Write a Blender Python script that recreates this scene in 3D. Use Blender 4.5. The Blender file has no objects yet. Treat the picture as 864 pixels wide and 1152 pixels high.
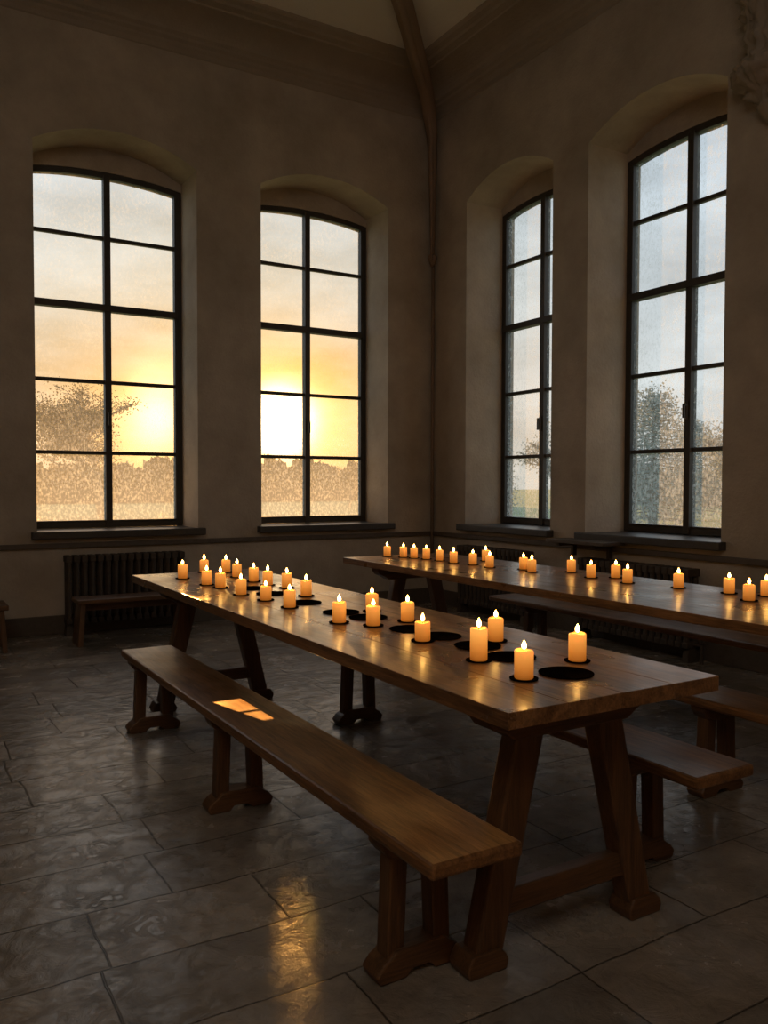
import bpy, bmesh, math, random
from mathutils import Vector, Matrix, Quaternion, noise as mnoise
random.seed(7)
C = bpy.context.scene.collection
pi = math.pi
bpy.context.scene.view_settings.view_transform='Standard'

# ------------------------------------------------------------------ helpers
def finish(bm, name, mat, parent=None, loc=(0,0,0), rot=(0,0,0), bevel=0, smooth=False):
    bmesh.ops.recalc_face_normals(bm, faces=bm.faces)
    me = bpy.data.meshes.new(name)
    bm.to_mesh(me); bm.free()
    if smooth:
        for p in me.polygons: p.use_smooth = True
    ob = bpy.data.objects.new(name, me)
    for m in (mat if isinstance(mat,(list,tuple)) else [mat]): me.materials.append(m)
    C.objects.link(ob)
    ob.location = loc; ob.rotation_euler = rot
    if parent: ob.parent = parent
    if bevel:
        b = ob.modifiers.new('bevel','BEVEL'); b.width = bevel; b.segments = 2; b.limit_method='ANGLE'; b.angle_limit=math.radians(35)
    return ob

def empty(name, loc, label=None, cat=None, group=None, rot=(0,0,0)):
    e = bpy.data.objects.new(name, None); e.empty_display_size=.1
    e.location = loc; e.rotation_euler = rot
    C.objects.link(e)
    if label: e['label']=label
    if cat: e['category']=cat
    if group: e['group']=group
    return e

def hexa(bm, bot, top):
    vb=[bm.verts.new(v) for v in bot]; vt=[bm.verts.new(v) for v in top]
    bm.faces.new(vb[::-1]); bm.faces.new(vt)
    for i in range(4):
        bm.faces.new((vb[i],vb[(i+1)%4],vt[(i+1)%4],vt[i]))

def box(bm, x0,x1,y0,y1,z0,z1):
    hexa(bm,[(x0,y0,z0),(x1,y0,z0),(x1,y1,z0),(x0,y1,z0)],[(x0,y0,z1),(x1,y0,z1),(x1,y1,z1),(x0,y1,z1)])

def prism_y(bm, pts, y0, y1):
    a=[bm.verts.new((x,y0,z)) for x,z in pts]; b=[bm.verts.new((x,y1,z)) for x,z in pts]
    bm.faces.new(a); bm.faces.new(b[::-1])
    n=len(pts)
    for i in range(n): bm.faces.new((a[i],a[(i+1)%n],b[(i+1)%n],b[i]))

def lathe(bm, prof, n=20, cx=0, cy=0):
    rings=[]
    for r,z in prof:
        if r<1e-5: rings.append([bm.verts.new((cx,cy,z))])
        else: rings.append([bm.verts.new((cx+r*math.cos(2*pi*i/n),cy+r*math.sin(2*pi*i/n),z)) for i in range(n)])
    for a,b in zip(rings,rings[1:]):
        if len(a)==1 and len(b)==1: continue
        for i in range(n):
            j=(i+1)%n
            if len(a)==1: bm.faces.new((a[0],b[i],b[j]))
            elif len(b)==1: bm.faces.new((a[i],a[j],b[0]))
            else: bm.faces.new((a[i],a[j],b[j],b[i]))

def tube(bm, pts, rads, n=8):
    rings=[]
    for k,p in enumerate(pts):
        p=Vector(p)
        a=Vector(pts[max(k-1,0)]); b=Vector(pts[min(k+1,len(pts)-1)])
        d=(b-a).normalized()
        u=d.cross(Vector((0.31,0.2,0.93)) if abs(d.z)<.9 else Vector((1,0,0))).normalized(); v=d.cross(u)
        rings.append([bm.verts.new(p+u*rads[k]*math.cos(2*pi*i/n)+v*rads[k]*math.sin(2*pi*i/n)) for i in range(n)])
    for a,b in zip(rings,rings[1:]):
        for i in range(n): bm.faces.new((a[i],a[(i+1)%n],b[(i+1)%n],b[i]))
    bm.faces.new(rings[0][::-1]); bm.faces.new(rings[-1])

# ------------------------------------------------------------------ materials
class NT:
    def __init__(s, name):
        s.m=bpy.data.materials.new(name); s.m.use_nodes=True
        s.t=s.m.node_tree; s.t.nodes.clear()
        s.out=s.t.nodes.new('ShaderNodeOutputMaterial')
    def n(s, typ, inp=None, **kw):
        nd=s.t.nodes.new(typ)
        for k,v in kw.items(): setattr(nd,k,v)
        if inp:
            for k,v in inp.items():
                if isinstance(v,bpy.types.NodeSocket): s.t.links.new(v, nd.inputs[k])
                else:
                    if isinstance(v,tuple) and len(v)==3 and nd.inputs[k].type=='RGBA': v=(*v,1)
                    nd.inputs[k].default_value=v
        return nd
    def ramp(s, fac, stops):
        r=s.n('ShaderNodeValToRGB',{'Fac':fac}); e=r.color_ramp.elements
        while len(e)<len(stops): e.new(.5)
        for el,(p,c) in zip(e,stops):
            el.position=p; el.color=(c,c,c,1) if isinstance(c,(int,float)) else (*c,1)
        return r.outputs['Color']
    def surf(s, sh): s.t.links.new(sh, s.out.inputs['Surface'])

def principled(T, **kw):
    return T.n('ShaderNodeBsdfPrincipled', {k.replace('_',' '):v for k,v in kw.items()})

def mat_plaster(name, c1, c2, rough=.9):
    T=NT(name); co=T.n('ShaderNodeTexCoord').outputs['Object']
    n1=T.n('ShaderNodeTexNoise',{'Vector':co,'Scale':1.3,'Detail':8.,'Roughness':.65})
    n2=T.n('ShaderNodeTexNoise',{'Vector':co,'Scale':40.,'Detail':4.})
    col=T.ramp(n1.outputs['Fac'],[(.3,c1),(.7,c2)])
    add=T.n('ShaderNodeMath',{0:n1.outputs['Fac'],1:n2.outputs['Fac']},operation='ADD')
    bp=T.n('ShaderNodeBump',{'Strength':.3,'Distance':.02,'Height':add.outputs[0]})
    T.surf(principled(T,Base_Color=col,Roughness=rough,Normal=bp.outputs[0]).outputs[0]); return T.m

def mat_wood(name, axis, c_dark, c_light, rough=.34, coat=.25, spec=.5):
    T=NT(name); co=T.n('ShaderNodeTexCoord').outputs['Object']
    sc={'x':(.9,14,14),'y':(14,.9,14),'z':(14,14,.9)}[axis]
    mp=T.n('ShaderNodeMapping',{'Vector':co,'Scale':sc})
    n1=T.n('ShaderNodeTexNoise',{'Vector':mp.outputs[0],'Scale':1.6,'Detail':8.,'Roughness':.6,'Distortion':.6})
    mp2=T.n('ShaderNodeMapping',{'Vector':co,'Scale':tuple(v*3.5 for v in sc)})
    n2=T.n('ShaderNodeTexNoise',{'Vector':mp2.outputs[0],'Scale':3.,'Detail':4.,'Roughness':.7})
    n3=T.n('ShaderNodeTexNoise',{'Vector':co,'Scale':4.,'Detail':5.})
    mx=T.n('ShaderNodeMath',{0:n1.outputs['Fac'],1:n2.outputs['Fac']},operation='ADD')
    hf=T.n('ShaderNodeMath',{0:mx.outputs[0],1:.5},operation='MULTIPLY')
    col=T.ramp(hf.outputs[0],[(.38,c_dark),(.62,c_light)])
    rg=T.n('ShaderNodeMapRange',{'Value':n3.outputs['Fac'],'From Min':.3,'From Max':.7,'To Min':rough-.10,'To Max':rough+.14})
    bp=T.n('ShaderNodeBump',{'Strength':.45,'Distance':.004,'Height':hf.outputs[0]})
    T.surf(principled(T,Base_Color=col,Roughness=rg.outputs[0],Normal=bp.outputs[0],Coat_Weight=coat,Coat_Roughness=.2,Specular_IOR_Level=spec).outputs[0]); return T.m

def mat_plain(name, c, rough=.5, metal=0., bump=0., spec=.5):
    T=NT(name); co=T.n('ShaderNodeTexCoord').outputs['Object']
    n1=T.n('ShaderNodeTexNoise',{'Vector':co,'Scale':25.,'Detail':4.})
    col=T.ramp(n1.outputs['Fac'],[(.3,tuple(v*.75 for v in c)),(.7,c)])
    bp=T.n('ShaderNodeBump',{'Strength':bump,'Distance':.01,'Height':n1.outputs['Fac']})
    T.surf(principled(T,Base_Color=col,Roughness=rough,Metallic=metal,Normal=bp.outputs[0],Specular_IOR_Level=spec).outputs[0]); return T.m

M_WALL=mat_plaster('plaster_wall',(.29,.245,.195),(.48,.415,.34))
M_CORN=mat_plaster('plaster_cornice',(.27,.22,.17),(.36,.30,.235))
M_CEIL=mat_plaster('plaster_ceiling',(.66,.62,.57),(.74,.70,.65))
M_RIB=mat_plaster('stone_rib',(.20,.13,.085),(.28,.19,.13),.7)
M_FRAME=mat_plain('window_frame_paint',(.042,.037,.032),.5)
M_SILL=mat_plain('slate_sill',(.05,.047,.045),.4,0,.2)
M_IRON=mat_plain('cast_iron',(.07,.052,.038),.65,.0,.2,.3)
M_DISH=mat_plain('blackened_iron_dish',(.005,.0035,.0025),.9,0,.0,.0)
M_TRIM=mat_plain('dado_paint',(.10,.078,.06),.6)
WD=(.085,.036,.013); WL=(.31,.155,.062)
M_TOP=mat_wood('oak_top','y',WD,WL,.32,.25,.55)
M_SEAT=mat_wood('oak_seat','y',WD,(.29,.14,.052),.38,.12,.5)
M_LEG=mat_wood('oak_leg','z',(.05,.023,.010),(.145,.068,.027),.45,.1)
M_CROSS=mat_wood('oak_cross','x',(.05,.023,.010),(.145,.068,.027),.45,.1)

# floor: stone slabs
T=NT('stone_slabs'); co=T.n('ShaderNodeTexCoord').outputs['Object']
warp=T.n('ShaderNodeTexNoise',{'Vector':co,'Scale':1.4,'Detail':5.})
wv=T.n('ShaderNodeVectorMath',{0:warp.outputs['Color'],1:(.07,.07,0)},operation='MULTIPLY')
wa=T.n('ShaderNodeVectorMath',{0:co,1:wv.outputs[0]},operation='ADD')
br=T.n('ShaderNodeTexBrick',{'Vector':wa.outputs[0],'Color1':(0,0,0,1),'Color2':(1,1,1,1),'Mortar':(.5,.5,.5,1),'Scale':1.,'Mortar Size':.005,'Mortar Smooth':.9,'Brick Width':.54,'Row Height':.33},offset=.37,offset_frequency=3,squash=1.5,squash_frequency=2)
n1=T.n('ShaderNodeTexNoise',{'Vector':co,'Scale':3.,'Detail':9.,'Roughness':.68})
n2=T.n('ShaderNodeTexNoise',{'Vector':co,'Scale':10.,'Detail':9.,'Roughness':.64,'Distortion':.9})
base=T.ramp(n1.outputs['Fac'],[(.3,(.16,.138,.114)),(.7,(.36,.315,.265))])
tint=T.ramp(br.outputs['Color'],[(0,(.72,.72,.72)),(1,(1.22,1.18,1.13))])
m1=T.n('ShaderNodeMix',{0:1.,6:base,7:tint},data_type='RGBA',blend_type='MULTIPLY')
m2=T.n('ShaderNodeMix',{0:br.outputs['Fac'],6:m1.outputs[2],7:(.10,.082,.064,1)},data_type='RGBA')
rg=T.n('ShaderNodeMapRange',{'Value':n1.outputs['Fac'],'From Min':.35,'From Max':.65,'To Min':.10,'To Max':.32})
st=T.ramp(n2.outputs['Fac'],[(.38,0),(.5,.7),(.62,1)])
h1=T.n('ShaderNodeMath',{0:st,1:.5},operation='MULTIPLY')
h2=T.n('ShaderNodeMath',{0:n1.outputs['Fac'],1:1.5,2:h1.outputs[0]},operation='MULTIPLY_ADD')
h3=T.n('ShaderNodeMath',{0:br.outputs['Fac'],1:-.8,2:h2.outputs[0]},operation='MULTIPLY_ADD')
h4=T.n('ShaderNodeMath',{0:br.outputs['Color'],1:.25,2:h3.outputs[0]},operation='MULTIPLY_ADD')
bp=T.n('ShaderNodeBump',{'Strength':.7,'Distance':.010,'Height':h4.outputs[0]})
T.surf(principled(T,Base_Color=m2.outputs[2],Roughness=rg.outputs[0],Normal=bp.outputs[0],Specular_IOR_Level=1.,Coat_Weight=.25,Coat_Roughness=.18).outputs[0]); M_FLOOR=T.m

# window glass: clear, dirty, condensation towards the bottom
def glass_mat(name, bottom, top, sc, speck):
    T=NT(name); co=T.n('ShaderNodeTexCoord').outputs['Object']
    sx=T.n('ShaderNodeSeparateXYZ',{0:co})
    zf=T.n('ShaderNodeMapRange',{'Value':sx.outputs['Z'],'From Min':.9,'From Max':2.3,'To Min':bottom,'To Max':top})
    mp=T.n('ShaderNodeMapping',{'Vector':co,'Scale':(1,1,.6)})
    ns=T.n('ShaderNodeTexNoise',{'Vector':mp.outputs[0],'Scale':sc,'Detail':3.,'Roughness':.6})
    sp=T.ramp(ns.outputs['Fac'],[(.45,0.),(.75,1.)])
    nl=T.n('ShaderNodeTexNoise',{'Vector':co,'Scale':2.5,'Detail':6.,'Roughness':.6})
    sm=T.ramp(nl.outputs['Fac'],[(.4,0.3),(.7,1.)])
    a1=T.n('ShaderNodeMath',{0:sp,1:speck},operation='MULTIPLY')
    a2=T.n('ShaderNodeMath',{0:a1.outputs[0],1:sm},operation='MULTIPLY')
    zb=T.n('ShaderNodeMath',{0:zf.outputs[0],1:sp,2:a2.outputs[0]},operation='MULTIPLY_ADD')
    zc=T.n('ShaderNodeMath',{0:zf.outputs[0],1:1.,2:zb.outputs[0]},operation='MULTIPLY_ADD',use_clamp=True)
    tr=T.n('ShaderNodeBsdfTransparent',{'Color':(.98,.98,.98,1)})
    tl=T.n('ShaderNodeBsdfTranslucent',{'Color':(.97,.97,.96,1)})
    mx=T.n('ShaderNodeMixShader',{0:zc.outputs[0],1:tr.outputs[0],2:tl.outputs[0]})
    gl=T.n('ShaderNodeBsdfGlossy',{'Color':(.9,.9,.9,1),'Roughness':.05})
    mg=T.n('ShaderNodeMixShader',{0:.03,1:mx.outputs[0],2:gl.outputs[0]})
    T.surf(mg.outputs[0]); return T.m
M_GLASSN=glass_mat('misted_glass',.34,.03,60.,.15); M_GLASSE=glass_mat('weathered_glass',.22,.08,45.,.40)

# candle wax, flame, wick
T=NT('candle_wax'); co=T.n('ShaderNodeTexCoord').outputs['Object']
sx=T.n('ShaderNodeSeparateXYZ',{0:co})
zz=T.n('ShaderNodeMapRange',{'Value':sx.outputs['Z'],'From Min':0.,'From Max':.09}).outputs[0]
g=T.ramp(zz,[(0,(.20,.20,.20)),(1,(.9,.9,.9))]); gc=T.ramp(zz,[(0,(1,.25,.02)),(1,(1,.42,.08))])  # glow painted into the wax, brighter toward the top, imitating flame light
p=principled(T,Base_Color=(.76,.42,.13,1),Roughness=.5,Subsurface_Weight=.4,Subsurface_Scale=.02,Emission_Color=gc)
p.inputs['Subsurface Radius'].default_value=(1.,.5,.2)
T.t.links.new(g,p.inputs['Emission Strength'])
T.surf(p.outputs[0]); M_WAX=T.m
T=NT('candle_flame'); sx=T.n('ShaderNodeSeparateXYZ',{0:T.n('ShaderNodeTexCoord').outputs['Object']})
fc=T.ramp(T.n('ShaderNodeMapRange',{'Value':sx.outputs['Z'],'From Min':0.,'From Max':.036}).outputs[0],[(0,(1,.35,.04)),(.35,(1,.58,.15)),(1,(1,.40,.05))])
e=T.n('ShaderNodeEmission',{'Color':fc,'Strength':45.}); T.surf(e.outputs[0]); M_FLAME=T.m
M_WICK=mat_plain('burnt_wick',(.01,.008,.006),.9)

# exterior
T=NT('grass'); co=T.n('ShaderNodeTexCoord').outputs['Object']
n1=T.n('ShaderNodeTexNoise',{'Vector':co,'Scale':.4,'Detail':8.})
T.surf(principled(T,Base_Color=T.ramp(n1.outputs['Fac'],[(.3,(.22,.28,.12)),(.7,(.36,.42,.20))]),Roughness=.9).outputs[0]); M_GRASS=T.m
M_BARK=mat_plain('bark',(.28,.22,.15),.9,0,.5)  # paled: distance haze put into the bark colour
def leafm(name,a,b):
    T=NT(name); co=T.n('ShaderNodeTexCoord').outputs['Object']
    n1=T.n('ShaderNodeTexNoise',{'Vector':co,'Scale':1.5,'Detail':4.})
    cc=T.ramp(n1.outputs['Fac'],[(.3,a),(.7,b)])
    d1=T.n('ShaderNodeBsdfDiffuse',{'Color':cc}); d2=T.n('ShaderNodeBsdfTranslucent',{'Color':cc})
    T.surf(T.n('ShaderNodeMixShader',{0:.4,1:d1.outputs[0],2:d2.outputs[0]}).outputs[0]); return T.m
M_LEAF=leafm('foliage',(.22,.16,.075),(.32,.235,.11)); M_GREEN_HAZED=leafm('green_foliage',(.30,.34,.32),(.39,.43,.41))  # green foliage greyed and lightened to carry distance haze in its colour

# ------------------------------------------------------------------ room shell
XE=5.251; YN=7.699; XW=-2.6; YS=-2.6; TH=.64; ZT=5.95
ZW=.84; R=.47
def arch_in(t):  return 4.245+.195*(1-abs(2*t-1)**2.1)
def arch_out(t): return 4.17+.065*(1-abs(2*t-1)**2.2)

def wall(name, x0, x1, openings, loc, rot):
    bm=bmesh.new(); N=24
    def quad(a,b,c,d): bm.faces.new([bm.verts.new(v) for v in (a,b,c,d)])
    for y,fn in ((0,arch_in),(TH,arch_out)):
        cur=x0
        for (a,b) in openings:
            quad((cur,y,0),(a,y,0),(a,y,ZT),(cur,y,ZT))
            quad((a,y,0),(b,y,0),(b,y,ZW),(a,y,ZW))
            for i in range(N):
                xa=a+(b-a)*i/N; xb=a+(b-a)*(i+1)/N
                quad((xa,y,fn(i/N)),(xb,y,fn((i+1)/N)),(xb,y,ZT),(xa,y,ZT))
            cur=b
        quad((cur,y,0),(x1,y,0),(x1,y,ZT),(cur,y,ZT))
    for (a,b) in openings:
        quad((a,0,ZW),(b,0,ZW),(b,TH,ZW),(a,TH,ZW))
        for X in (a,b):
            quad((X,0,ZW),(X,0,arch_in(0)),(X,R,arch_in(0)),(X,R,ZW)); quad((X,R,ZW),(X,R,arch_out(0)),(X,TH,arch_out(0)),(X,TH,ZW))
        for i in range(N):
            xa=a+(b-a)*i/N; xb=a+(b-a)*(i+1)/N; p,q=i/N,(i+1)/N
            quad((xa,0,arch_in(p)),(xb,0,arch_in(q)),(xb,R,arch_in(q)),(xa,R,arch_in(p)))
            quad((xa,R,arch_in(p)),(xb,R,arch_in(q)),(xb,R,arch_out(q)),(xa,R,arch_out(p)))
            quad((xa,R,arch_out(p)),(xb,R,arch_out(q)),(xb,TH,arch_out(q)),(xa,TH,arch_out(p)))
    quad((x0,0,0),(x0,TH,0),(x0,TH,ZT),(x0,0,ZT)); quad((x1,0,0),(x1,TH,0),(x1,TH,ZT),(x1,0,ZT))
    quad((x0,0,ZT),(x1,0,ZT),(x1,TH,ZT),(x0,TH,ZT)); quad((x0,0,0),(x1,0,0),(x1,TH,0),(x0,TH,0))
    bmesh.ops.remove_doubles(bm,verts=bm.verts,dist=1e-5)
    o=finish(bm,name,M_WALL,loc=loc,rot=rot); o['kind']='structure'; return o

openN=[(1.133,2.563),(3.207,4.664)]
openE=[(-7.095,-5.787),(-5.344,-3.963)]
wall('wall_north',XW,XE+TH,openN,(0,YN,0),(0,0,0))
wall('wall_east',-YN,-YS,openE,(XE,0,0),(0,0,-pi/2))
wall('wall_south',-XE,-XW,[],(0,YS,0),(0,0,pi))
wall('wall_west',YS,YN,[],(XW,0,0),(0,0,pi/2))

bm=bmesh.new(); box(bm,XW,XE,YS,YN,-.12,0); o=finish(bm,'floor',M_FLOOR); o['kind']='structure'
bm=bmesh.new(); box(bm,XW,XE,YS,YN,5.62,5.8); o=finish(bm,'ceiling',M_CEIL); o['kind']='structure'

# cornice + cove running round the room
prof=[(0,5.27),(.012,5.28),(.012,5.32),(.03,5.34),(.035,5.36),(.065,5.38),(.072,5.40),(.10,5.42)]
for i in range(1,8):
    a=i/7*pi/2; prof.append((.10+.30*(1-math.cos(a)),5.42+.125*math.sin(a)))
prof+=[(.41,5.555),(.48,5.565),(.50,5.58),(.55,5.59),(.57,5.605),(.58,5.625)]
bm=bmesh.new(); rings=[]
for ins,z in prof:
    rings.append([bm.verts.new(v) for v in ((XW+ins,YS+ins,z),(XE-ins,YS+ins,z),(XE-ins,YN-ins,z),(XW+ins,YN-ins,z))])
for a,b in zip(rings,rings[1:]):
    for i in range(4): bm.faces.new((a[i],a[(i+1)%4],b[(i+1)%4],b[i]))
o=finish(bm,'trim_1',M_CORN); o['kind']='structure'

# vault rib rising from the corner
bm=bmesh.new()
pts=[(5.20,7.65,3.75),(5.20,7.65,4.3),(5.19,7.64,4.9),(5.16,7.61,5.1),(5.05,7.5,5.26),(4.9,7.33,5.37),(4.7,7.12,5.44),(4.4,6.8,5.49),(4.0,6.35,5.52),(3.4,5.7,5.53),(1.3,3.4,5.53),(-2,-.4,5.53)]
tube(bm,pts,[.02,.035,.05,.062,.075,.08,.085,.09,.09,.09,.09,.09],12)
tube(bm,[(p[0],p[1],p[2]-.08) if k>5 else (p[0]-.04,p[1]-.04,p[2]) for k,p in enumerate(pts)],[.012,.02,.02,.03,.04,.045]+[.04]*6,10)
lathe(bm,[(0,3.70),(.02,3.70),(.035,3.74),(.05,3.78),(.05,3.80),(.035,3.82),(0,3.84)],14,5.20,7.65)
tube(bm,[(5.22,7.665,.15),(5.22,7.665,3.75)],[.018,.018],8)
o=finish(bm,'trim_2',M_RIB,smooth=True); o['kind']='structure'

# carved springer on the east wall
bm=bmesh.new(); dz=-.24
prof=[(0,4.02),(.05,4.02),(.09,4.08),(.11,4.12),(.10,4.15),(.15,4.2),(.20,4.26),(.27,4.31),(.28,4.37),(.24,4.39),(.19,4.40),(.19,4.45),(.17,4.47)]
for i in range(16): prof.append((.17+.012*math.sin(i*2.2)+i*.010,4.52+i*.085))
prof.append((0,5.88))
lathe(bm,[(r,z+dz) for r,z in prof],36,XE-.02,3.58)
bmesh.ops.subdivide_edges(bm,edges=bm.edges,cuts=2,use_grid_fill=True)
for v in bm.verts:
    if v.co.z>3.9:
        d=Vector((v.co.x-(XE-.02),v.co.y-3.58,0))
        if d.length>.02:
            k=mnoise.noise(v.co*16)*.035+mnoise.noise(v.co*38)*.035
            v.co+=d.normalized()*k
o=finish(bm,'trim_3',M_CORN,smooth=True); o['kind']='structure'

# dado rail and baseboards
def rail(name,z0,z1,t,mat):
    for side in ('north','east'):
        bm=bmesh.new()
        if side=='north': box(bm,XW,XE-t,YN-t,YN,z0,z1)
        else: box(bm,XE-t,XE,YS,YN,z0,z1)
        o=finish(bm,('baseboard_'+side) if name=='baseboard' else ('trim_4' if side=='north' else 'trim_5'),mat,bevel=.006); o['kind']='structure'
rail('trim',.745,.79,.035,M_TRIM); rail('baseboard',0,.16,.025,M_TRIM)

# ------------------------------------------------------------------ windows
def window(idx, w, loc, rot, gm):
    root=empty('window_%d'%idx,loc,rot=rot); root['kind']='structure'
    hw=w/2
    def az(x): return arch_out((x+hw)/w)
    bm=bmesh.new(); N=20; y0,y1=R+.005,R+.09
    fz=.895
    out=[(-hw,fz)]+[(-hw+w*i/N,az(-hw+w*i/N)) for i in range(N+1)]+[(hw,fz)]
    k=.055; iw=hw-k
    inn=[(-iw,fz+k)]+[(-iw+2*iw*i/N,az(-iw+2*iw*i/N)-k) for i in range(N+1)]+[(iw,fz+k)]
    vo0=[bm.verts.new((x,y0,z)) for x,z in out]; vi0=[bm.verts.new((x,y0,z)) for x,z in inn]
    vo1=[bm.verts.new((x,y1,z)) for x,z in out]; vi1=[bm.verts.new((x,y1,z)) for x,z in inn]
    n=len(out)
    for i in range(n):
        j=(i+1)%n
        bm.faces.new((vo0[i],vo0[j],vi0[j],vi0[i])); bm.faces.new((vo1[i],vo1[j],vi1[j],vi1[i]))
        bm.faces.new((vi0[i],vi0[j],vi1[j],vi1[i])); bm.faces.new((vo0[i],vo0[j],vo1[j],vo1[i]))
    box(bm,-.030,.030,R-.012,R+.07,fz,az(0)-.03)
    box(bm,-iw-.005,iw+.005,R-.02,R+.07,2.934,2.996)
    for z in (1.60,2.27,3.62): box(bm,-iw-.005,iw+.005,R+.01,R+.055,z-.017,z+.017)
    for s in (-1,1):
        box(bm,min(s*iw,s*(iw-.015)),max(s*iw,s*(iw-.015)),R+.0,R+.07,fz+k,az(iw)-k)
    box(bm,-iw,iw,R+.0,R+.07,fz+k,fz+k+.015)
    finish(bm,'frame',M_FRAME,parent=root,bevel=.004)
    bm=bmesh.new()
    vs=[bm.verts.new((x,R+.035,z)) for x,z in inn]; bm.faces.new(vs)
    finish(bm,'glass',gm,parent=root)
    bm=bmesh.new()
    box(bm,-hw+.002,hw-.002,-.0,R+.1,ZW+.001,.892); box(bm,-hw-.05,hw+.05,-.085,-.001,ZW-.01,.895)
    finish(bm,'sill',M_SILL,parent=root,bevel=.008)
    bm=bmesh.new(); box(bm,-.012,.012,R-.03,R-.012,1.85,2.0); box(bm,-.01,.01,R-.06,R-.03,1.96,1.98); box(bm,-.01,.01,R-.062,R-.045,1.86,1.98)
    finish(bm,'handle',M_FRAME,parent=root,bevel=.003)
for i,(a,b) in enumerate(openN): window(i+1,b-a,((a+b)/2,YN,0),(0,0,0),M_GLASSN)
for i,(a,b) in enumerate(openE): window(i+3,b-a,(XE,-(a+b)/2,0),(0,0,-pi/2),M_GLASSE)

# ------------------------------------------------------------------ tables
def table(name, x0,x1,y0,y1, trest, label, splay=(.15,.30)):
    cx=(x0+x1)/2; cy=(y0+y1)/2; W=(x1-x0)/2; L=(y1-y0)/2; H=.76
    root=empty(name,(cx,cy,0),label,'table')
    bm=bmesh.new(); n=4
    for i in range(n):
        a=-W+2*W*i/n; b=-W+2*W*(i+1)/n
        box(bm,a+.0005,b-.0005,-L,L,H-.043,H)
    finish(bm,'tabletop',M_TOP,parent=root,bevel=.002)
    for ty in trest:
        y=ty-cy
        for s in (-1,1):
            bm=bmesh.new(); a=.046; c=.034; tz=H-.13
            xt=s*splay[0]; xb=s*splay[1]
            hexa(bm,[(xb-a,y-c,.0),(xb+a,y-c,.0),(xb+a,y+c,.0),(xb-a,y+c,.0)],
                    [(xt-a*1.1,y-c,tz),(xt+a*1.1,y-c,tz),(xt+a*1.1,y+c,tz),(xt-a*1.1,y+c,tz)])
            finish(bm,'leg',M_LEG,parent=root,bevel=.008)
            bm=bmesh.new()
            prism_y(bm,[(xb-.062,0),(xb+.062,0),(xb+.070,.025),(xb+.060,.045),(xb+.044,.062),(xb-.050,.062),(xb-.062,.042),(xb-.070,.025)],y-.045,y+.045)
            finish(bm,'foot',M_CROSS,parent=root,bevel=.006)
        bm=bmesh.new(); z1=H-.043; e=W*.80
        prism_y(bm,[(-e,z1),(e,z1),(e,z1-.035),(e-.02,z1-.06),(e-.06,z1-.075),(e-.10,z1-.10),(-e+.10,z1-.10),(-e+.06,z1-.075),(-e+.02,z1-.06),(-e,z1-.035)],y-.045,y+.045)
        finish(bm,'crossbeam',M_CROSS,parent=root,bevel=.006)
        bm=bmesh.new(); zz=.17; hx=splay[1]-.05
        box(bm,-hx,hx,y-.024,y+.024,zz-.035,zz+.035)
        finish(bm,'stretcher',M_CROSS,parent=root,bevel=.005)
    return root
table('trestle_table',1.276,2.053,1.548,5.072,(1.77,4.74),'long oak trestle table with pillar candles and iron dishes')
table('trestle_table',2.952,3.85,1.5,5.518,(1.9,5.2),'long oak trestle table near the windows with a line of candles')

def bench(x0,x1,y0,y1,trest,label,H=.42):
    cx=(x0+x1)/2; cy=(y0+y1)/2; W=(x1-x0)/2; L=(y1-y0)/2; th=.039
    root=empty('bench',(cx,cy,0),label,'bench')
    bm=bmesh.new(); box(bm,-W,W,-L,L,H-th,H)
    finish(bm,'seat',M_SEAT,parent=root,bevel=.010)
    for ty in trest:
        y=ty-cy; hs=.028
        for s in (-1,1):
            bm=bmesh.new(); xt=s*(W*.46); xb=s*(W*.54); a=.028
            hexa(bm,[(xb-a,y-hs,.05),(xb+a,y-hs,.05),(xb+a,y+hs,.05),(xb-a,y+hs,.05)],
                    [(xt-a,y-hs,H-.09),(xt+a,y-hs,H-.09),(xt+a,y+hs,H-.09),(xt-a,y+hs,H-.09)])
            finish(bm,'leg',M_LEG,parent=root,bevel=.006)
        bm=bmesh.new(); z1=H-th; e=W*.90
        prism_y(bm,[(-e,z1),(e,z1),(e,z1-.02),(e-.02,z1-.045),(e-.05,z1-.06),(-e+.05,z1-.06),(-e+.02,z1-.045),(-e,z1-.02)],y-.036,y+.036)
        finish(bm,'crossbeam',M_CROSS,parent=root,bevel=.005)
        bm=bmesh.new(); e=W-.01
        prism_y(bm,[(-e,0),(-e+.08,0),(-e+.10,.020),(e-.10,.020),(e-.08,0),(e,0),(e+.012,.025),(e-.01,.050),(e-.03,.062),(e-.05,.08),(-e+.05,.08),(-e+.03,.062),(-e+.01,.050),(-e-.012,.025)],y-.042,y+.042)
        finish(bm,'foot',M_CROSS,parent=root,bevel=.006)
    return root
bench(1.08,1.356,1.58,4.54,(1.87,3.18,4.42),'long polished oak bench beside the candlelit table, sunlit patch')
bench(2.095,2.37,1.65,4.35,(2.0,4.0),'long oak bench tucked along the far side of the table')
bench(2.90,3.17,1.9,5.1,(2.3,4.8),'oak bench tucked under the table by the windows')
bench(4.16,4.44,1.9,5.3,(2.3,4.9),'oak bench between the far table and the radiators')

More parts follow.
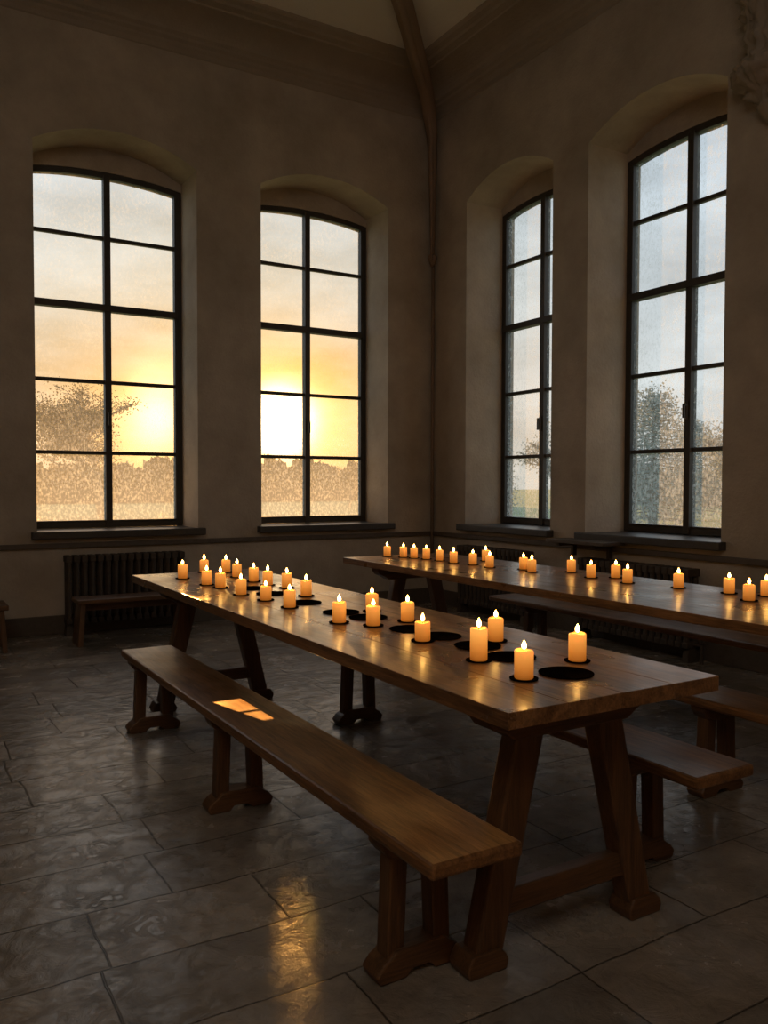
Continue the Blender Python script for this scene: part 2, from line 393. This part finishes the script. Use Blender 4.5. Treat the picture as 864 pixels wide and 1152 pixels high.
# little bench before the radiator
root=empty('low_bench',(1.77,7.08,0),'low dark wooden bench standing before the radiator','bench')
bm=bmesh.new(); box(bm,-.45,.45,-.14,.14,.34,.375); finish(bm,'seat',M_CROSS,parent=root,bevel=.006)
bm=bmesh.new(); box(bm,-.40,.40,-.012,.012,.27,.34); finish(bm,'apron',M_CROSS,parent=root,bevel=.003)
for s in (-1,1):
    bm=bmesh.new(); hexa(bm,[(s*.43-.02,-.13,0),(s*.43+.02,-.13,0),(s*.43+.02,.13,0),(s*.43-.02,.13,0)],[(s*.40-.02,-.10,.34),(s*.40+.02,-.10,.34),(s*.40+.02,.10,.34),(s*.40-.02,.10,.34)])
    finish(bm,'leg',M_LEG,parent=root,bevel=.004)
root=empty('stool',(.62,7.15,0),'small dark wooden stool against the wall','stool')
bm=bmesh.new(); box(bm,-.2,.2,-.17,.17,.33,.37); finish(bm,'seat',M_CROSS,parent=root,bevel=.006)
for sx_ in (-1,1):
    for sy_ in (-1,1):
        bm=bmesh.new(); X=sx_*.15;Y=sy_*.12; hexa(bm,[(X*1.15-.018,Y*1.15-.018,0),(X*1.15+.018,Y*1.15-.018,0),(X*1.15+.018,Y*1.15+.018,0),(X*1.15-.018,Y*1.15+.018,0)],[(X-.02,Y-.02,.33),(X+.02,Y-.02,.33),(X+.02,Y+.02,.33),(X-.02,Y+.02,.33)])
        finish(bm,'leg',M_LEG,parent=root,bevel=.003)

# radiators
def radiator(loc, rot, L):
    root=empty('radiator',loc,'dark cast-iron column radiator beneath a window','radiator',group='radiators under the windows',rot=rot)
    n=int(L/.062); bm=bmesh.new()
    for i in range(n):
        x=-L/2+(i+.5)*L/n
        for y in (-.045,.045):
            tube(bm,[(x,y,.12),(x,y,.64)],[.023,.023],8)
        box(bm,x-.026,x+.026,-.07,.07,.63,.69); box(bm,x-.026,x+.026,-.07,.07,.10,.15)
    finish(bm,'body',M_IRON,parent=root,bevel=.008)
    for s in (-1,1):
        bm=bmesh.new(); x=s*(L/2-L/n/2); hexa(bm,[(x-.03,-.06,0),(x+.03,-.06,0),(x+.03,.06,0),(x-.03,.06,0)],[(x-.018,-.04,.11),(x+.018,-.04,.11),(x+.018,.04,.11),(x-.018,.04,.11)])
        finish(bm,'foot',M_IRON,parent=root)
    bm=bmesh.new(); tube(bm,[(L/2,0,.13),(L/2+.07,0,.13),(L/2+.07,0,0)],[.012]*3,8); lathe(bm,[(0,.16),(.02,.16),(.022,.2),(0,.205)],10,L/2+.07,0)
    finish(bm,'valve',M_IRON,parent=root)
radiator((1.85,7.56,0),(0,0,0),1.05)
radiator((5.11,6.44,0),(0,0,-pi/2),1.05)
radiator((5.11,4.65,0),(0,0,-pi/2),1.15)
root=empty('wall_shelf',(5.09,5.30,.81),'narrow dark shelf board over the radiator','shelf')
bm=bmesh.new(); box(bm,-.13,.125,-.45,.22,-.0,.03); finish(bm,'board',M_TRIM,parent=root,bevel=.004)
for y in (-.3,.12):
    bm=bmesh.new(); box(bm,.085,.125,y-.015,y+.015,-.12,0); box(bm,-.08,.125,y-.015,y+.015,-.03,0); finish(bm,'bracket',M_IRON,parent=root)

# ------------------------------------------------------------------ candles
def wax_mesh(h, r):
    bm=bmesh.new()
    lathe(bm,[(0,0),(r-.002,0),(r,.003),(r*1.0,h*.5),(r,h-.006),(r-.001,h-.001),(r-.004,h+.0005),(r-.007,h-.003),(r-.012,h-.008),(.004,h-.010),(0,h-.010)],28)
    for v in bm.verts:
        if v.co.z>h*.7:
            a=math.atan2(v.co.y,v.co.x); v.co.z+=.0018*math.sin(a*2+1)*(v.co.z-h*.7)/(h*.3)
    return bm
def make_candle(h,r=.027):
    root=empty('candle',(0,0,0))
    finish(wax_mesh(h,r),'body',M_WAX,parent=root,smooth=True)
    bm=bmesh.new(); tube(bm,[(0,0,h-.012),(0,0,h-.002),(.0015,.001,h+.006)],[.0012,.0012,.001],6)
    finish(bm,'wick',M_WICK,parent=root)
    bm=bmesh.new(); f=[(0,.0),(.0035,.002),(.0062,.007),(.0070,.012),(.0062,.018),(.0040,.024),(.0019,.030),(0,.034)]
    lathe(bm,f,12)
    fl=finish(bm,'flame',M_FLAME,parent=root,loc=(0,0,h+.002),smooth=True)
    return root
protos={}
def put_candle(x,y,z,h,group,label,yaw):
    if h not in protos:
        root=make_candle(h); protos[h]=root; new=root
    else:
        src=protos[h]; new=src.copy(); C.objects.link(new)
        for ch in src.children:
            c=ch.copy(); C.objects.link(c); c.parent=new
    new.location=(x,y,z); new.rotation_euler=(0,0,yaw)
    new['group']=group; new['label']=label; new['category']='candle'
    for ch in new.children:
        if ch.name.startswith('flame'):
            s=random.uniform(.75,1.0); ch.scale=(1,1,s)

def dish_mesh(r,name):
    bm=bmesh.new()
    lathe(bm,[(0,0),(r*.93,0),(r*.985,.0015),(r,.0035),(r*.99,.0045),(r*.96,.004),(r*.93,.0022),(0,.0022)],40)
    return finish(bm,name,M_DISH,smooth=True)
dish_src=None; big_src=None
def put_saucer(x,y,z,group):
    global dish_src
    if dish_src is None: dish_src=dish_mesh(.041,'candle_saucer'); o=dish_src
    else: o=dish_src.copy(); C.objects.link(o)
    o.location=(x,y,z); o['label']='small black iron saucer under a candle'; o['category']='saucer'; o['group']=group
c1=[(1.84,1.90,.085),(1.54,1.80,.08),(1.58,2.06,.10),(1.83,2.29,.08),(1.61,2.42,.065),(1.79,2.80,.075),(1.62,2.78,.075),(1.54,2.91,.08),(1.80,3.10,.075),(1.77,3.69,.075),(1.54,3.38,.075),(1.54,3.65,.065),(1.82,4.03,.075),(1.78,4.19,.075),(1.78,4.39,.075),(1.51,3.89,.075),(1.78,4.65,.075),(1.52,4.21,.075),(1.82,4.94,.075),(1.50,4.37,.075),(1.70,5.00,.075),(1.48,4.73,.08)]
c2=[(3.28,5.42),(3.35,5.30),(3.38,5.20),(3.41,5.08),(3.43,4.94),(3.41,4.74),(3.45,4.57),(3.70,4.75),(3.43,4.36),(3.54,4.15),(3.48,4.00),(3.69,3.87),(3.57,3.58),(3.69,3.50),(3.55,3.28),(3.62,2.99),(3.66,2.71),(3.51,2.49),(3.73,2.55)]
for i,(x,y,h) in enumerate(c1):
    put_saucer(x,y,.7603,'saucers on the near table')
    lab='tall lit ivory pillar candle in an iron saucer' if h>=.1 else 'lit ivory pillar candle in an iron saucer on the table'
    put_candle(x,y,.7626,h,'pillar candles on the long table',lab,i*1.3)
for i,(x,y) in enumerate(c2):
    put_saucer(x,y,.7603,'saucers on the window table')
    put_candle(x,y,.7626,.075,'pillar candles on the table by the windows','lit ivory pillar candle on the table near the windows',i*1.7)
dishes=[(1.69,1.79),(1.70,2.05),(1.72,2.25),(1.71,2.46),(1.70,2.64),(1.70,2.96),(1.67,3.14),(1.66,3.48),(1.66,3.85),(1.65,4.10)]
for (x,y) in dishes:
    if big_src is None: big_src=dish_mesh(.080,'iron_dish'); o=big_src
    else: o=big_src.copy(); C.objects.link(o)
    o.location=(x,y,.7603); o['label']='empty round black iron dish lying on the table'; o['category']='dish'; o['group']='empty dishes on the long table'

# ------------------------------------------------------------------ exterior
bm=bmesh.new(); box(bm,-150,250,-100,250,-.8,-.5)
o=finish(bm,'ground',M_GRASS); o['kind']='structure'

def make_tree(h, spread, leaves, seed, conifer=False):
    rnd=random.Random(seed); bm=bmesh.new(); tips=[]
    def grow(p,d,l,r,lv):
        pts=[p]; rr=[r]; q=p.copy(); dd=d.copy()
        for k in range(3):
            dd=(dd+Vector((rnd.uniform(-.2,.2),rnd.uniform(-.2,.2),rnd.uniform(-.05,.10)))).normalized()
            q=q+dd*l/3; pts.append(q.copy()); rr.append(r*(1-.2*(k+1)))
            if lv<=1: tips.append(q.copy())
        tube(bm,pts,rr,4)
        if lv==0: return
        for i in range(4):
            a=rnd.uniform(0,2*pi); t=rnd.choice(pts[1:])
            nd=(dd*.6+Vector((math.cos(a)*spread,math.sin(a)*spread,rnd.uniform(-.1,.5)))).normalized()
            grow(t,nd,l*rnd.uniform(.6,.78),max(r*.5,.02),lv-1)
    if conifer:
        tube(bm,[Vector((0,0,0)),Vector((0,0,h))],[.2,.03],6)
        for k in range(110):
            z=h*(.08+.92*k/110); a=k*2.4; L=math.sqrt(max(0,1-z/h))*h*.33+.25
            e=Vector((math.cos(a)*L,math.sin(a)*L,z-L*.1)); tube(bm,[Vector((0,0,z)),e],[.04,.01],4)
            for t in (.3,.5,.7,.85,1.): tips.append(Vector((0,0,z)).lerp(e,t))
    else: grow(Vector((0,0,0)),Vector((0,0,1)),h*.30,h*.024,5)
    trunk=bm
    bm=bmesh.new()
    for t in tips:
        for k in range(leaves):
            c=t+Vector((rnd.gauss(0,.25),rnd.gauss(0,.25),rnd.gauss(0,.2)))
            u=Vector((rnd.gauss(0,1),rnd.gauss(0,1),rnd.gauss(0,1))).normalized()*.06; v=u.cross(Vector((rnd.gauss(0,1),rnd.gauss(0,1),rnd.gauss(0,1)))).normalized()*.045
            bm.faces.new([bm.verts.new(c+u),bm.verts.new(c+v),bm.verts.new(c-u),bm.verts.new(c-v)])
    return trunk,bm
def tree_obj(loc,h,spread,leaves,seed,label,mat,conifer=False):
    root=empty('tree',loc,label,'tree',group='trees outside the windows')
    a,b=make_tree(h,spread,leaves,seed,conifer)
    finish(a,'trunk',M_BARK,parent=root)
    o=finish(b,'foliage',mat,parent=root); o['kind']='stuff'
    return root
def copy_tree(src,loc,s,yaw):
    n=src.copy(); C.objects.link(n); n.location=loc; n.scale=(s,s,s); n.rotation_euler=(0,0,yaw)
    for ch in src.children:
        c=ch.copy(); C.objects.link(c); c.parent=n
def at(az,dist): 
    a=math.radians(az); return (math.sin(a)*dist,math.cos(a)*dist,-.5)
t1=tree_obj(at(12.3,46),11.0,.95,3,3,'bare spreading deciduous tree beyond the lawn',M_LEAF)
t2=tree_obj(at(48.8,36),5.6,.8,12,5,'rounded grey-green evergreen beyond the window',M_GREEN_HAZED,True)
t3=tree_obj(at(43.0,42),6.8,.9,2,9,'leafy shrub-like tree beyond the window',M_GREEN_HAZED)
copy_tree(t1,at(18.6,66),.5,1.); copy_tree(t1,at(3.5,60),.8,2.); copy_tree(t1,at(28.6,66),.5,2.5)
copy_tree(t3,at(53.5,42),1.,1.); copy_tree(t2,at(38,54),1.0,1.1); copy_tree(t2,at(57.2,48),1.1,.4); copy_tree(t2,at(51.2,46),.9,2.)

def hedge(name,pts,hgt,label,seed,mat):
    rnd=random.Random(seed); bm=bmesh.new()
    for (a,b) in zip(pts,pts[1:]):
        a=Vector(a);b=Vector(b);L=(b-a).length; n=int(L/1.0)
        for i in range(n):
            c=a.lerp(b,(i+.5)/n); hh=hgt*rnd.uniform(.75,1.15)
            m=bmesh.ops.create_icosphere(bm,subdivisions=4,radius=1)
            for v in m['verts']:
                k=1+mnoise.noise(v.co*2.5+Vector((i*3.1,seed,0)))*.35+mnoise.noise(v.co*7+Vector((i,0,0)))*.25+mnoise.noise(v.co*19+Vector((i,0,0)))*.2
                v.co=Vector((c.x+v.co.x*1.1*k,c.y+v.co.y*1.1*k,-.5+max(0,(v.co.z*k+.9)/1.9)*hh))
    o=finish(bm,name,mat,smooth=False); o['kind']='stuff'; o['label']=label; o['category']='hedge'
hedge('hedge',[(-14,78,0),(10,80,0),(54,81,0)],4.0,'long misty hedgerow across the far side of the lawn',1,M_LEAF)
hedge('hedge',[(60,20,0),(62,36,0),(60,58,0)],3.2,'dense shrub hedge beyond the lawn',2,M_GREEN_HAZED)

# ------------------------------------------------------------------ sky / sun
wd=bpy.data.worlds.new('World'); bpy.context.scene.world=wd; wd.use_nodes=True
t=wd.node_tree; t.nodes.clear()
def wn(typ,inp=None,**kw):
    nd=t.nodes.new(typ)
    for k,v in kw.items(): setattr(nd,k,v)
    for k,v in (inp or {}).items():
        if isinstance(v,bpy.types.NodeSocket): t.links.new(v,nd.inputs[k])
        else: nd.inputs[k].default_value=v
    return nd
co=wn('ShaderNodeTexCoord').outputs['Generated']
def dotv(v,c): return wn('ShaderNodeVectorMath',{0:v,1:tuple(c)},operation='DOT_PRODUCT').outputs['Value']
def mul(a,b): return wn('ShaderNodeMath',{0:a,1:b},operation='MULTIPLY').outputs[0]
def halo(azd,eld,a,b,c):
    A=math.radians(azd);E=math.radians(eld)
    S=Vector((math.sin(A)*math.cos(E),math.cos(A)*math.cos(E),math.sin(E)))
    Tt=Vector((math.cos(A),-math.sin(A),0)); Uu=Tt.cross(S)
    dl=wn('ShaderNodeVectorMath',{0:co,1:tuple(S)},operation='SUBTRACT').outputs[0]
    q=None
    for v,s in ((dotv(dl,Tt),a),(dotv(dl,Uu),b),(dotv(dl,S),c)):
        x=mul(v,1/s); x=mul(x,x); q=x if q is None else wn('ShaderNodeMath',{0:q,1:x},operation='ADD').outputs[0]
    return wn('ShaderNodeMath',{0:math.e,1:mul(q,-1)},operation='POWER').outputs[0]
def colscale(fac,c):
    return wn('ShaderNodeVectorMath',{0:tuple(c),'Scale':fac},operation='SCALE').outputs[0]
def addv(a,b): return wn('ShaderNodeVectorMath',{0:a,1:b},operation='ADD').outputs[0]
sz=wn('ShaderNodeSeparateXYZ',{0:co}).outputs['Z']
cl=wn('ShaderNodeTexNoise',{'Vector':wn('ShaderNodeMapping',{'Vector':co,'Scale':(3,3,8)}).outputs[0],'Scale':1.8,'Detail':7.,'Roughness':.6}).outputs['Fac']
clm=wn('ShaderNodeMapRange',{'Value':cl,'From Min':.3,'From Max':.7,'To Min':.8,'To Max':1.22}).outputs[0]
rp=wn('ShaderNodeValToRGB',{'Fac':sz}); e=rp.color_ramp.elements
e[0].position=0.; e[0].color=(.60,.65,.66,1); e[1].position=1.; e[1].color=(.40,.49,.60,1)
x=e.new(.12); x.color=(.64,.72,.76,1); x=e.new(.35); x.color=(.60,.70,.78,1)
base=wn('ShaderNodeVectorMath',{0:rp.outputs['Color'],'Scale':clm},operation='SCALE').outputs[0]
tot=addv(base,colscale(halo(19,5,.34,.22,.5),(.28,.03,-.31)))
tot=addv(tot,colscale(halo(21,4.0,.24,.10,.3),(.42,-.10,-.32)))
tot=addv(tot,colscale(halo(23.7,4.3,.085,.075,.2),(.7,.36,.0)))
tot=addv(tot,colscale(halo(23.8,4.2,.031,.031,.2),(9,7.5,4.8)))
tot=addv(tot,colscale(halo(15.9,4.4,.036,.045,.2),(2.2,1.7,.9)))
bg=wn('ShaderNodeBackground',{'Color':tot,'Strength':1.0})
ow=wn('ShaderNodeOutputWorld'); t.links.new(bg.outputs[0],ow.inputs['Surface'])

sd=bpy.data.lights.new('sun','SUN'); sd.energy=6; sd.color=(1,.50,.14); sd.angle=math.radians(.8)
so=bpy.data.objects.new('sun',sd); C.objects.link(so)
SAZ=math.radians(20); sel=math.radians(4.6); dirv=Vector((math.sin(SAZ)*math.cos(sel),math.cos(SAZ)*math.cos(sel),math.sin(sel)))
so.rotation_euler=dirv.to_track_quat('Z','Y').to_euler(); so.location=dirv*30

# narrow warm beams: one with a square shutter split by a bar, one soft
def patch_spot(name,target,azd,eld,dist,power,blend,size,soft=.004,gobo=None):
    a=math.radians(azd);b=math.radians(eld); d=Vector((math.sin(a)*math.cos(b),math.cos(a)*math.cos(b),math.sin(b)))
    l=bpy.data.lights.new(name,'SPOT'); l.energy=power; l.color=(1,.46,.10); l.spot_size=math.radians(size); l.spot_blend=blend; l.shadow_soft_size=soft
    if gobo:
        hx,hy,skew,bar=gobo
        l.use_nodes=True; nt=l.node_tree; nt.nodes.clear()
        def m(op,a,b=0.):
            n=nt.nodes.new('ShaderNodeMath'); n.operation=op
            for i,v in enumerate((a,b)):
                if isinstance(v,bpy.types.NodeSocket): nt.links.new(v,n.inputs[i])
                else: n.inputs[i].default_value=v
            return n.outputs[0]
        tc=nt.nodes.new('ShaderNodeTexCoord'); sp=nt.nodes.new('ShaderNodeSeparateXYZ'); nt.links.new(tc.outputs['Normal'],sp.inputs[0])
        az=m('ABSOLUTE',sp.outputs['Z']); X=m('DIVIDE',sp.outputs['X'],az); Y=m('DIVIDE',sp.outputs['Y'],az)
        X=m('ADD',X,m('MULTIPLY',Y,skew))
        k=m('MULTIPLY',m('LESS_THAN',m('ABSOLUTE',X),hx),m('LESS_THAN',m('ABSOLUTE',Y),hy))
        k=m('MULTIPLY',k,m('GREATER_THAN',m('ABSOLUTE',m('ADD',Y,-hy*.2)),bar))
        em=nt.nodes.new('ShaderNodeEmission'); nt.links.new(k,em.inputs['Strength']); ou=nt.nodes.new('ShaderNodeOutputLight'); nt.links.new(em.outputs[0],ou.inputs[0])
    o=bpy.data.objects.new(name,l); C.objects.link(o); o.location=Vector(target)+d*dist; o.rotation_euler=d.to_track_quat('Z','Y').to_euler()
patch_spot('window_spot',(1.235,3.08,.42),1.5,21,5.3,11000,0.,4.0,gobo=(.0115,.0115,.7,.0010))
patch_spot('sun_shaft',(1.0,2.15,0),23.7,11,5.3,230,1.,1.7,soft=.03)

# added soft fill light, high behind the camera, to brighten the room
ad=bpy.data.lights.new('hall_lamp','AREA'); ad.shape='RECTANGLE'; ad.size=3.2; ad.size_y=1.6; ad.energy=42; ad.color=(1,.88,.74)
ao=bpy.data.objects.new('hall_lamp',ad); C.objects.link(ao); ao.location=(-1.2,-1.4,4.9)
ao.rotation_euler=(Vector((-1.2,-1.4,4.9))-Vector((3.2,5,2.2))).to_track_quat('Z','Y').to_euler()

# ------------------------------------------------------------------ camera
cd=bpy.data.cameras.new('camera'); cam=bpy.data.objects.new('camera',cd); C.objects.link(cam)
cd.sensor_fit='VERTICAL'; cd.sensor_height=36; cd.lens=939.746*36/1152; cd.clip_start=.05; cd.clip_end=600
yaw=math.radians(30.955); pit=math.radians(-1.884)
fw=Vector((math.sin(yaw)*math.cos(pit),math.cos(yaw)*math.cos(pit),math.sin(pit)))
q=fw.to_track_quat('-Z','Y')
cam.rotation_mode='QUATERNION'
cam.rotation_quaternion=q @ Quaternion((0,0,1),math.radians(.12))
cam.location=(0,0,1.307)
bpy.context.scene.camera=cam
